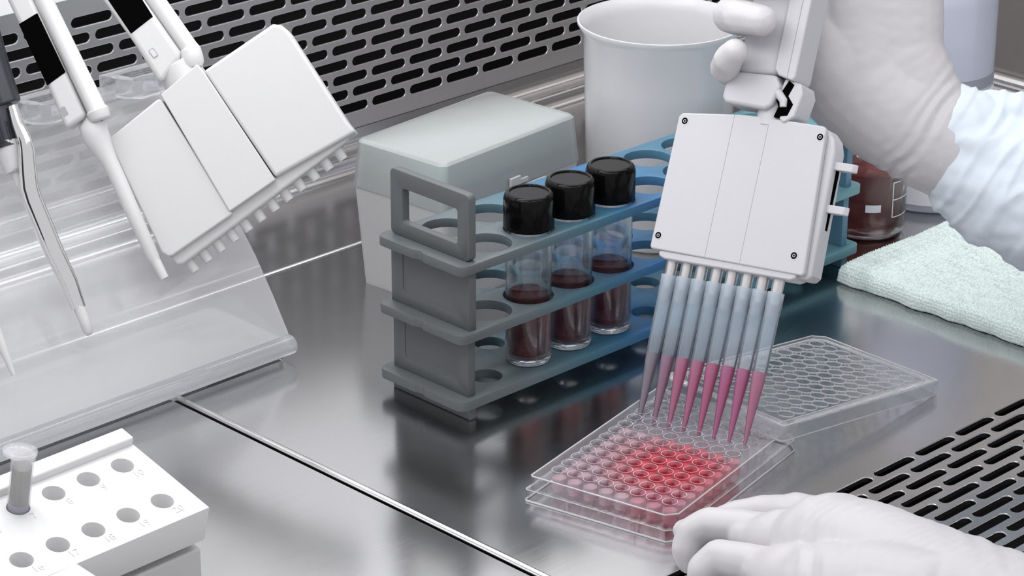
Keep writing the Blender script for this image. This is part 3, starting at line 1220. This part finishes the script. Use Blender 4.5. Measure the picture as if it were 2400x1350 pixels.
# middle and index fingers, above the frame
ch.append([nd(1880, -80, 1445, 12), nd(1770, -90, 1438, 10), nd(1720, -88, 1415, 9.6), nd(1740, -82, 1398, 9), nd(1790, -76, 1389, 8.2)])
ch.append([nd(1890, -200, 1445, 12), nd(1790, -215, 1438, 10), nd(1740, -210, 1415, 9.6), nd(1760, -205, 1398, 9), nd(1810, -198, 1389, 8.2)])
# thumb over the top of the grip
ch.append([nd(1985, -60, 1445, 22), nd(1960, -200, 1425, 14), nd(1925, -300, 1405, 11), nd(1900, -340, 1400, 9)])


def pleats(o_mm, sx, sy, dx, dy, freq, amp, half, fine=0.25):
    """creases across the direction dx, dy, strongest round the photo-plane point sx, sy (mm from the hand's origin)"""
    def fn(co, no):
        p = co * 1000
        x, y = p.dot(RGT), p.dot(DWN)
        u = (x - sx) * dx + (y - sy) * dy
        v = -(x - sx) * dy + (y - sy) * dx
        k = math.exp(-(u / half) ** 2)
        wob = noise.noise(V((u * .05, v * .035, 2))) * 5 + v * 0.10
        w_ = math.sin((u + wob) * freq)
        w_ = w_ * abs(w_) ** 0.3
        m_ = max(0, noise.noise(V((u * .06, v * .05, 9))) + 0.55)
        f_ = noise.noise(V((p.x * .11, p.y * .11, p.z * .11))) * fine
        return co + no * ((w_ * amp * k * m_) + f_) * S
    return fn


blob(ch, 'glove', M['glove'], hand1, h0, 0.9, 10, pleats(h0, 42, 27, .82, .57, .9, 0.95, 12))
# sleeve
ch = [[nd(2262, 330, 1450, 27.5, .9), nd(2300, 400, 1450, 31, .9), nd(2370, 430, 1450, 37, .9), nd(2480, 470, 1450, 42, .9), nd(2620, 520, 1450, 44, .9)]]
ch.append([nd(2250, 250, 1448, 12), nd(2250, 330, 1446, 20), nd(2215, 420, 1448, 11)])
ch.append([nd(2320, 262, 1450, 12), nd(2420, 285, 1450, 14)])
ch.append([nd(2290, 470, 1445, 12), nd(2340, 520, 1445, 14), nd(2420, 560, 1448, 16)])

def crumple(co, no):
    p = co * 1000
    k = noise.noise(V((p.x * .045, p.y * .045, p.z * .05))) * 2.6 + noise.noise(V((p.x * .12, p.y * .1, p.z * .14))) * 0.8
    q = p.dot(RGT) * .8 + p.dot(DWN) * .6
    rr = 1 - abs(noise.noise(V((q * .09, p.dot(DWN) * .03, 4)))) * 4
    k += max(0, rr) * 1.6
    return co + no * k * S


blob(ch, 'sleeve', M['sleeve'], hand1, h0, 1.4, 6, crumple)


# --- the hand that steadies the plate
def nz(x, y, z, r, f=1.0):
    return (atz(x, y, z), r, f)


h1 = atz(1800, 1260, 20)
hand2 = empty('gloved_hand', Matrix.Translation(h1 * S), 'hand in a white glove steadying the near corner of the well plate', 'hand')
ch = []
# index finger, bent down over the plate edge
ch.append([nz(1830, 1262, 32, 11), nz(1745, 1236, 30, 8.8), nz(1662, 1228, 27, 8.4), nz(1622, 1248, 22, 8.0), nz(1611, 1285, 15, 7.8), nz(1618, 1312, 9.5, 7.2)])
# fingertip pressing the plate behind it
ch.append([nz(1690, 1240, 19, 7.5), nz(1640, 1240, 15, 6.8), nz(1604, 1243, 12, 5.8)])
# middle finger
ch.append([nz(1850, 1345, 36, 11.5), nz(1765, 1322, 33, 9.4), nz(1686, 1306, 30, 8.6), nz(1652, 1335, 24, 8.4), nz(1650, 1385, 14, 8.0)])
# ring and little finger, below the frame
ch.append([nz(1870, 1440, 38, 11), nz(1780, 1430, 35, 9), nz(1715, 1420, 30, 8.2), nz(1690, 1450, 22, 8), nz(1692, 1490, 13, 7.2)])
ch.append([nz(1900, 1520, 36, 10), nz(1830, 1525, 33, 8), nz(1780, 1525, 26, 7.4), nz(1765, 1555, 16, 7)])
# thumb along the upper side
ch.append([nz(1980, 1262, 34, 19), nz(1880, 1212, 30, 11.5), nz(1790, 1202, 24, 8.9), nz(1725, 1212, 19, 8.2), nz(1690, 1222, 16, 7.6)])
# back of the hand and wrist
ch.append([nz(1750, 1258, 28, 9), nz(1860, 1278, 33, 17, .85), nz(1960, 1292, 39, 26.5, .72), nz(2040, 1330, 44, 29, .75), nz(2160, 1375, 50, 28.5, .85), nz(2290, 1440, 58, 30.5, .9), nz(2440, 1505, 66, 33, .95), nz(2560, 1560, 72, 35, 1)])
ch.append([nz(1790, 1335, 33, 11), nz(1870, 1365, 37, 17, .9), nz(1970, 1400, 42, 24, .8), nz(2080, 1420, 48, 28, .8), nz(2200, 1450, 55, 29, .9)])
ch.append([nz(1860, 1460, 38, 13, .9), nz(1980, 1480, 42, 22, .8), nz(2120, 1480, 50, 26, .8)])
w2 = pleats(h1, 85, 22, .96, .28, .62, 1.1, 20)
w3 = pleats(h1, 12, 14, .98, .1, .75, 0.9, 9, 0)
blob(ch, 'glove', M['glove'], hand2, h1, 0.9, 16, lambda co, no: w3(w2(co, no), no))

# ------------------------------------------------------------------ acrylic stand at the left
stnd = empty('pipette_stand', frame(AB(882, 1066, 0), E1, E2, Z), 'clear acrylic pipette stand with a sloping back panel at the left', 'pipette stand')
# profile of the sloping panel in (b, z): b measured back from the front edge
pr = [(2, 8), (18.5, 33.6), (32, 52.4), (67, 93.2), (107, 138)]


def panel(mb, x0, x1, prof_, t):
    n_ = len(prof_)
    pts = []
    for i, (b_, z_) in enumerate(prof_):
        q0, q1 = prof_[max(0, i - 1)], prof_[min(n_ - 1, i + 1)]
        dx, dz = q1[0] - q0[0], q1[1] - q0[1]
        l_ = math.hypot(dx, dz)
        pts.append(((b_, z_), (b_ + dz / l_ * t, z_ - dx / l_ * t)))
    vs = []
    for x in (x0, x1):
        vs += [(x, p_[0], p_[1]) for p_, _ in pts] + [(x, q_[0], q_[1]) for _, q_ in pts]
    fs = []
    N2 = 2 * n_
    for i in range(n_ - 1):
        fs.append((i, i + 1, N2 + i + 1, N2 + i))
        fs.append((n_ + i + 1, n_ + i, N2 + n_ + i, N2 + n_ + i + 1))
        fs.append((i, n_ + i, n_ + i + 1, i + 1))
        fs.append((N2 + i + 1, N2 + n_ + i + 1, N2 + n_ + i, N2 + i))
    fs.append((0, N2, N2 + n_, n_))
    fs.append((n_ - 1, 2 * n_ - 1, N2 + 2 * n_ - 1, N2 + n_ - 1))
    mb.add(vs, fs)


mb = MB()
panel(mb, -300, 0, pr, 4.5)
mb.build('back_panel', M['acrylic2'], stnd, bevel=0.6, smooth=60)
mb = MB()
mb.prism(rrect(-300, 0.5, -1, 74, 4), 5, 9.5)
mb.build('base_plate', M['acrylic2'], stnd, bevel=0.6)
mb = MB()
mb.tube([(-300, 1.5, 10), (-2, 1.5, 10)], 5.5, 20)
mb.build('front_bend', M['acrylic'], stnd, bevel=0.8, smooth=60)
mb = MB()
mb.box(-297, -6, 4, 12, 0, 5)
mb.box(-297, -6, 64, 70, 0, 5)
mb.build('foot_rail', M['acrylic'], stnd, bevel=0.6)
mb = MB()
mb.box(-300, 0, 104, 116, 134, 139)
mb.build('top_rail', M['acrylic'], stnd, bevel=0.6)
for x_ in (-46, -106, -166):
    mb = MB()
    T = Matrix.Translation(V((x_, 105, 139)))
    mb.prism([(0, 0), (4, -16), (12, -23), (32, -23), (38, -14), (40, 0)], 0, 11, T)
    fk = mb.build('cradle', M['acrylic'], stnd)
    c = MB()
    c.prism([(11, -40), (12, -12), (17, -4), (24, -4), (29, -12), (30, -40)], -2, 13, T)
    # a shallow window instead of a cut through the front bar
    c2 = MB()
    c2.prism([(8, -6), (11, -16), (30, -16), (33, -6)], -2, 13, T)
    carve(fk, c2, 0.6)
    fk.parent = stnd


# ------------------------------------------------------------------ pipettes hanging on the stand
def vframe(x, y, D, ang):
    """frame facing the viewer at pixel x, y, distance D; y axis up, turned by ang degrees (positive leans left)"""
    a = math.radians(ang)
    ux = RGT * math.cos(a) - DWN * math.sin(a)
    uy = -DWN * math.cos(a) - RGT * math.sin(a)
    return frame(at(x, y, D), ux, uy, -FWD)


# twelve-channel electronic pipette; local origin at the middle of the nozzle row ends
P12 = vframe(628, 490, 1462, 35.6)
KX = 1462 / F
p12 = empty('electronic_pipette', P12, 'white twelve-channel electronic pipette with a broad head hanging on the stand', 'pipette')
inv12 = P12.inverted()


def l12(x, y):
    q = inv12 @ (at(x, y, 1462) * S)
    return (q.x / S, q.y / S)


def poly12(*pts):
    return [l12(*p) for p in pts]


mb = MB()
mb.prism(poly12((485, 171), (651, 418), (838, 312), (818, 288), (682, 78), (665, 64), (645, 62)), -14, 14)
mb.build('head_cover', M['white'], p12, bevel=1.8, seg=4)
mb = MB()
mb.prism(poly12((385, 226), (545, 498), (652, 424), (488, 176), (470, 155)), -13.2, 14.8)
mb.build('head_cover', M['white'], p12, bevel=0.7, seg=3)
mb = MB()
mb.prism(poly12((262, 330), (272, 352), (386, 592), (402, 602), (412, 600), (552, 503), (387, 238), (378, 236)), -14, 13.4)
mb.build('head_cover', M['white'], p12, bevel=1.8, seg=4)
mb = MB()
mb.prism(poly12((400, 600), (420, 622), (436, 618), (815, 334), (820, 316), (700, 380), (560, 470)), -7, 9)
mb.build('nozzle_bar', M['white'], p12, bevel=1.5, seg=3)
ax12 = V((0, 1, 0))
for k in range(12):
    t_ = k / 11
    qx, qy = l12(460 + (806 - 460) * t_, 636 + (374 - 636) * t_)
    T = Matrix.Translation(V((qx, qy, 1))) @ Matrix(((1, 0, 0, 0), (0, 0, 1, 0), (0, -1, 0, 0), (0, 0, 0, 1)))
    mb = MB()
    mb.lathe([(0.7, 0), (2.35, 0), (2.55, 0.6), (3.1, 9.0), (3.1, 11), (0, 11), (0, 2), (0.7, 2)], 24, T)
    nzl = mb.build('nozzle', M['white'], p12, smooth=40)
    mb = MB()
    mb.cyl(0.75, 0.1, 1.9, 12, T)
    mb.build('bore', M['blackmatte'], nzl)
# neck and body going up and left
qc = l12(428, 168)


def body12(name, pts, z0, z1, mat, bev=2, par=None):
    m_ = MB()
    m_.prism(poly12(*pts), z0, z1)
    return m_.build(name, mat, par or p12, bevel=bev, seg=4)


mb = MB()
a_ = V((*l12(440, 198), 0))
b_ = V((*l12(412, 152), 0))
mb.tube([a_, b_], [11.6, 12.0], 40)
mb.build('neck', M['white'], p12, bevel=0.8, seg=3)
mb = MB()
mb.tube([V((*l12(*q), 5)) for q in ((455, 160), (454, 150), (451, 136), (447, 118), (445, 113), (366, 0), (276, -130))], [5.0, 6.2, 6.4, 6.0, 4.9, 4.9, 4.9], 32)
mb.build('ejector_tube', M['white'], p12, bevel=1.5, seg=3)
body12('body', ((380, 198), (392, 190), (430, 142), (428, 124), (341, 0), (250, -130), (155, -130), (245, 0), (322, 107)), -12, 12, M['white'], 3)
body12('display_band', ((315, 84), (366, 44), (338, 0), (252, -122), (172, -130), (258, 0)), 11.2, 12.5, M['blackmatte'], 0.4)
mb = MB()
q_ = l12(367, 129)
mb.prism([(q_[0] + x_, q_[1] + y_) for x_, y_ in rrect(-1.6, 1.6, -2.6, 2.6, .6, 3)], 11.9, 12.2)
mb.build('release_button', M['groove'] if 'groove' in M else M['labelgrey'], p12)
mb = MB()
mb.prism([(q_[0] + x_, q_[1] + y_) for x_, y_ in rrect(-1.15, 1.15, -2.15, 2.15, .5, 3)], 12.0, 12.4)
mb.build('release_button', M['white'], p12)

# single-channel electronic pipette
P1 = vframe(300, 450, 1440, 27.3)
inv1 = P1.inverted()
p1 = empty('electronic_pipette', P1, 'white single-channel electronic pipette with a slim white shaft hanging on the stand', 'pipette')


def l1(x, y, z=0):
    q = inv1 @ (at(x, y, 1440) * S)
    return V((q.x / S, q.y / S, z))


mb = MB()
pts = [(386, 652), (366, 614), (364, 611), (359, 603), (301, 475), (277, 420), (257, 379), (241, 351), (226, 322), (219, 300), (226, 280)]
pxw = [21, 24, 24, 30, 36, 37, 39, 50, 65, 68, 56]
mb.tube([l1(*p) for p in pts], [w_ / 2 * 1440 / F for w_ in pxw], 32)
mb.build('shaft', M['white'], p1, smooth=60)
mb = MB()
mb.tube([l1(*q, 5) for q in ((240, 284), (236, 272), (232, 262), (229, 256), (105, 0), (42, -130))], [5.2, 6.0, 6.2, 5.2, 4.8, 4.8], 32)
mb.build('ejector_tube', M['white'], p1, bevel=1.2, seg=3)
mb = MB()
mb.prism([tuple(l1(*p))[:2] for p in ((142, 262), (160, 306), (205, 277), (206, 266), (82, 0), (20, -130), (-40, -130), (22, 0), (51, 60), (117, 203))], -9, 8)
mb.build('body', M['white'], p1, bevel=3, seg=4)
mb = MB()
mb.prism([tuple(l1(*p))[:2] for p in ((51, 60), (94, 34), (160, 172), (117, 203))], 7.4, 8.5)
mb.build('display_band', M['blackmatte'], p1, bevel=0.4)
mb = MB()
q_ = l1(157, 263)
mb.prism([(q_[0] + x_, q_[1] + y_) for x_, y_ in rrect(-1.4, 1.4, -2.4, 2.4, .6, 3)], 7.9, 8.2)
mb.build('release_button', M['groove'] if 'groove' in M else M['labelgrey'], p1)

# black manual pipette with a bent chrome ejector
P2 = vframe(60, 300, 1412, 20)
inv2 = P2.inverted()
p2 = empty('manual_pipette', P2, 'black-bodied manual pipette with a bent chrome ejector arm at the left edge', 'pipette')


def l2(x, y, z=0):
    q = inv2 @ (at(x, y, 1412) * S)
    return V((q.x / S, q.y / S, z))


mb = MB()
mb.tube([l2(8, 250), l2(-25, 160), l2(-90, -60)], [9.5, 10.5, 11.5], 32)
mb.build('body', M['navy'], p2, bevel=1, seg=3)
mb = MB()
mb.tube([l2(18, 345), l2(5, 300), l2(-8, 250)], [7.5, 8.0, 8.2], 32)
for k in range(12):
    a = PI * 2 * k / 12
    mb.tube([l2(14, 335) + V((math.cos(a) * 7.6, 0, math.sin(a) * 7.6)), l2(2, 292) + V((math.cos(a) * 8.0, 0, math.sin(a) * 8.0))], 0.9, 6)
mb.build('adjusting_collar', M['navy'], p2)
mb = MB()
mb.tube([l2(18, 330), l2(30, 395), l2(33, 402), l2(35, 406), l2(60, 470)], [7.6, 5.0, 4.6, 2.4, 1.6], 28)
mb.build('cone', M['white'], p2, smooth=50)
mb = MB()
mb.tube([l2(35, 250, 6), l2(48, 292, 7), l2(64, 332, 7), l2(68, 352, 7), l2(70, 400, 6), l2(72, 440, 5), l2(80, 470, 4), l2(128, 590, 2), l2(162, 660, 1), l2(184, 722, 0)], [2.6, 3.2, 3.8, 4.2, 4.6, 5.0, 5.2, 5.2, 4.6, 4.0], 24, 0.8)
mb.build('ejector_arm', M['chrome'], p2, smooth=70)
mb = MB()
mb.tube([l2(184, 716, 0), l2(198, 752, 0), l2(207, 778, 0), l2(210, 786, 0)], [3.3, 2.9, 2.5, 1.2], 20)
mb.build('tip_cone', M['white'], p2, smooth=60)
# a second slim tip reaches in from beyond the left edge
P3 = vframe(0, 800, 1370, 22)
inv3 = P3.inverted()
p3 = empty('manual_pipette', P3, 'slim white pipette shaft reaching in low at the left edge', 'pipette')
mb = MB()


def l3(x, y, z=0):
    q = inv3 @ (at(x, y, 1370) * S)
    return V((q.x / S, q.y / S, z))


mb.tube([l3(32, 879), l3(20, 850), l3(0, 800), l3(-30, 730), l3(-70, 630)], [1.1, 1.7, 2.6, 3.2, 3.6], 20)
mb.build('shaft', M['white'], p3, smooth=60)
mb = MB()
mb.tube([l3(-70, 632), l3(-110, 530), l3(-190, 330)], [6, 10, 11], 28)
mb.build('body', M['navy'], p3, smooth=60)

# ------------------------------------------------------------------ microtube block at the lower left
ty, tt = math.radians(46.5), math.radians(13.9)
TU = V((math.cos(ty), math.sin(ty), 0))
TV = V((math.sin(ty), -math.cos(ty), 0)) * math.cos(tt) - Z * math.sin(tt)
TN = TU.cross(-TV)
if TN.z < 0:
    TN = -TN
TO = V((-194.7, 1145.3, 50.0))
TM = frame(TO, TU, -TV, TN)
blk = empty('microtube_rack', TM, 'bright white block rack with numbered round holes at the lower left', 'tube rack')
PP, QQ, SK = 19.75, 30.75, -1.0
mb = MB()
mb.prism([(-150, -46), (14.5, -46), (14.5, 10.5), (-150, 10.5)], -19, 0)
bl = mb.build('block', M['whiteblock'])
c = MB()
holes = []
for k in range(8):
    for r_ in (0, 1):
        holes.append((-PP * k + SK * r_, -QQ * r_))
for x_, y_ in holes:
    c.cyl(5.3, -14, 4, 36, Matrix.Translation(V((x_, y_, 0))))
bl.matrix_world = Matrix()
carve(bl, c, 0.4)
bl.parent = blk
mb = MB()
mb.prism([(-150, 10.3), (14.5, 10.3), (14.5, 19.5), (-150, 19.5)], -19, 4.2)
mb.build('back_ridge', M['whiteblock'], blk, bevel=1.0, seg=3)
# floor of the holes
for k in range(8):
    for r_ in (0, 1):
        txt = str(10 - k + 10 * r_)
        cu = bpy.data.curves.new('embossed_number', 'FONT')
        cu.body = txt
        cu.size = 5.8 * S
        cu.extrude = 0.0003
        cu.align_x = 'CENTER'
        to = bpy.data.objects.new('embossed_number', cu)
        col.objects.link(to)
        ts = bpy.data.scenes.new('bench')
        ts.collection.objects.link(to)
        dg = graph_of(ts)
        me = bpy.data.meshes.new_from_object(to.evaluated_get(dg), depsgraph=dg)
        bpy.data.scenes.remove(ts)
        bpy.data.objects.remove(to)
        me.materials.clear()
        me.materials.append(M['whiteblock'])
        to = bpy.data.objects.new('embossed_number', me)
        col.objects.link(to)
        to.parent = blk
        to.location = ((-PP * k + SK * r_ + 2.5) * S, (-QQ * r_ - 10.5) * S, 0.0)
# stand under the block
mb = MB()
mb.box(-146, 10, -44, 16, -55, -21.5)
bs_ = MB()
base_m = frame(AB(0, 0, 0), E1, E2, Z)
ctr = TO + TU * 12 + TV * 44
us = V((TU.x, TU.y, 0))
vs_ = V((-us.y, us.x, 0))
mb = MB()
low = TO + TU * 13 + TV * 40
zb = low.z - 21
q0 = V((low.x, low.y, 0))
mb.add([(p.x, p.y, p.z) for p in (q0, q0 - us * 160, q0 - us * 160 + vs_ * 52, q0 + vs_ * 52,
        q0 + Z * (zb - 3.5), q0 - us * 160 + Z * (zb - 3.5), q0 - us * 160 + vs_ * 52 + Z * (zb + 9), q0 + vs_ * 52 + Z * (zb + 9))],
       [(0, 1, 2, 3), (4, 7, 6, 5), (0, 4, 5, 1), (1, 5, 6, 2), (2, 6, 7, 3), (3, 7, 4, 0)])
sb = mb.build('rack_support', M['boxbase'], None, bevel=1)
tag(sb, 'cloudy white support box under the tilted block rack', 'box')

# microtube standing in hole 7
tubeM = TM @ Matrix.Translation(V((-PP * 3 * S, 0, 0)))
mt = empty('microtube', tubeM, 'small capped microtube of grey liquid standing in the white block', 'microtube')
mb = MB()
mb.lathe([(0, -13.5), (2.0, -13.5), (5.0, -6), (5.15, 0), (5.2, 27), (5.6, 27.2), (5.6, 29.5), (4.5, 29.5), (4.5, 0), (4.3, -6), (1.5, -12.6), (0, -12.6)], 36)
mb.build('tube_body', M['tubeplastic'] if 'tubeplastic' in M else M['acrylic'], mt, smooth=40)
mb = MB()
mb.lathe([(0, -12.5), (1.4, -12.5), (4.2, -6), (4.42, 0), (4.42, 23.5), (4.0, 23.2), (0, 23.2)], 32)
l_ = mb.build('liquid', M['liquid'], mt, smooth=40)
l_.color = (0.48, 0.48, 0.44, 1)
mb = MB()
mb.cyl(4.6, -2, 3.6, 32)  # darker grey band low on the tube
mb.build('dark_layer', M['labelgrey'], mt, smooth=40, label='darker grey layer at the bottom')
mb = MB()
T = Matrix.Translation(V((-1.2, 1, 31))) @ Matrix.Rotation(math.radians(-9), 4, 'X') @ Matrix.Rotation(math.radians(6), 4, 'Y')
mb.lathe([(0, -1.2), (6.6, -1.2), (7.6, -0.6), (7.7, 0.9), (7.1, 1.1), (6.6, 0.4), (0, 0.3)], 40, T)
mb.build('cap', M['tubeplastic'] if 'tubeplastic' in M else M['pp'], mt, smooth=40)

# corner of a white box in front
q0 = atz(180, 1318, 40)
mb = MB()
g0 = V((q0.x, q0.y, 0))
ua, ub = V((math.cos(math.radians(-48)), math.sin(math.radians(-48)), 0)), V((math.cos(math.radians(228)), math.sin(math.radians(228)), 0))
p_ = [g0, g0 + ua * 70, g0 + ua * 70 + ub * 60, g0 + ub * 60]
mb.add([tuple(p) for p in p_] + [tuple(p + Z * 40) for p in p_], [(0, 1, 2, 3), (4, 7, 6, 5), (0, 4, 5, 1), (1, 5, 6, 2), (2, 6, 7, 3), (3, 7, 4, 0)])
wb = mb.build('white_box', M['whiteblock'], None, bevel=1.2)
tag(wb, 'corner of a small bright white box at the bottom left edge', 'box')

# ------------------------------------------------------------------ light
def area(name, loc, target, sx, sy, power, color=(1, 1, 1)):
    ld = bpy.data.lights.new(name, 'AREA')
    ld.shape = 'RECTANGLE'
    ld.size, ld.size_y = sx * S, sy * S
    ld.energy = power
    ld.color = color
    o_ = bpy.data.objects.new(name, ld)
    col.objects.link(o_)
    d_ = (target - loc).normalized()
    q = d_.to_track_quat('-Z', 'Y')
    o_.matrix_world = Matrix.Translation(loc * S) @ q.to_matrix().to_4x4()
    return o_


area('hood_lamp', AB(960, 1000, 610), AB(960, 1020, 0), 1000, 200, 1.25)
area('left_fill', AB(620, 880, 560), AB(760, 1000, 0), 300, 300, 0.9)  # added fill, no lamp there; whitens the left side
area('front_fill', AB(960, 560, 640), AB(1000, 1284, 300), 1000, 120, 1.6)  # added fill aimed at the upper wall so the steel mirrors it brighter
area('wall_fill', AB(940, 1150, 612), AB(940, 1284, 300), 1000, 60, 2.2)  # unseen fill put in to brighten the wall that the worktop reflects
w = bpy.data.worlds.new('world')
sc.world = w
w.use_nodes = True
bg = w.node_tree.nodes['Background']
bg.inputs[0].default_value = (0.95, 0.96, 1.0, 1)
bg.inputs[1].default_value = 0.72

sc.view_settings.view_transform = 'Standard'
sc.view_settings.look = 'None'
sc.view_settings.gamma = 1
sc.view_settings.exposure = 0.0
sc.view_settings.use_curve_mapping = False
sc.cycles.use_adaptive_sampling = True
sc.cycles.adaptive_threshold = 0.06
sc.cycles.max_bounces = 9
sc.cycles.diffuse_bounces = 3
sc.cycles.glossy_bounces = 4
sc.cycles.transparent_max_bounces = 24
sc.cycles.transmission_bounces = 8
sc.cycles.use_denoising = True
sc.cycles.sample_clamp_indirect = 6
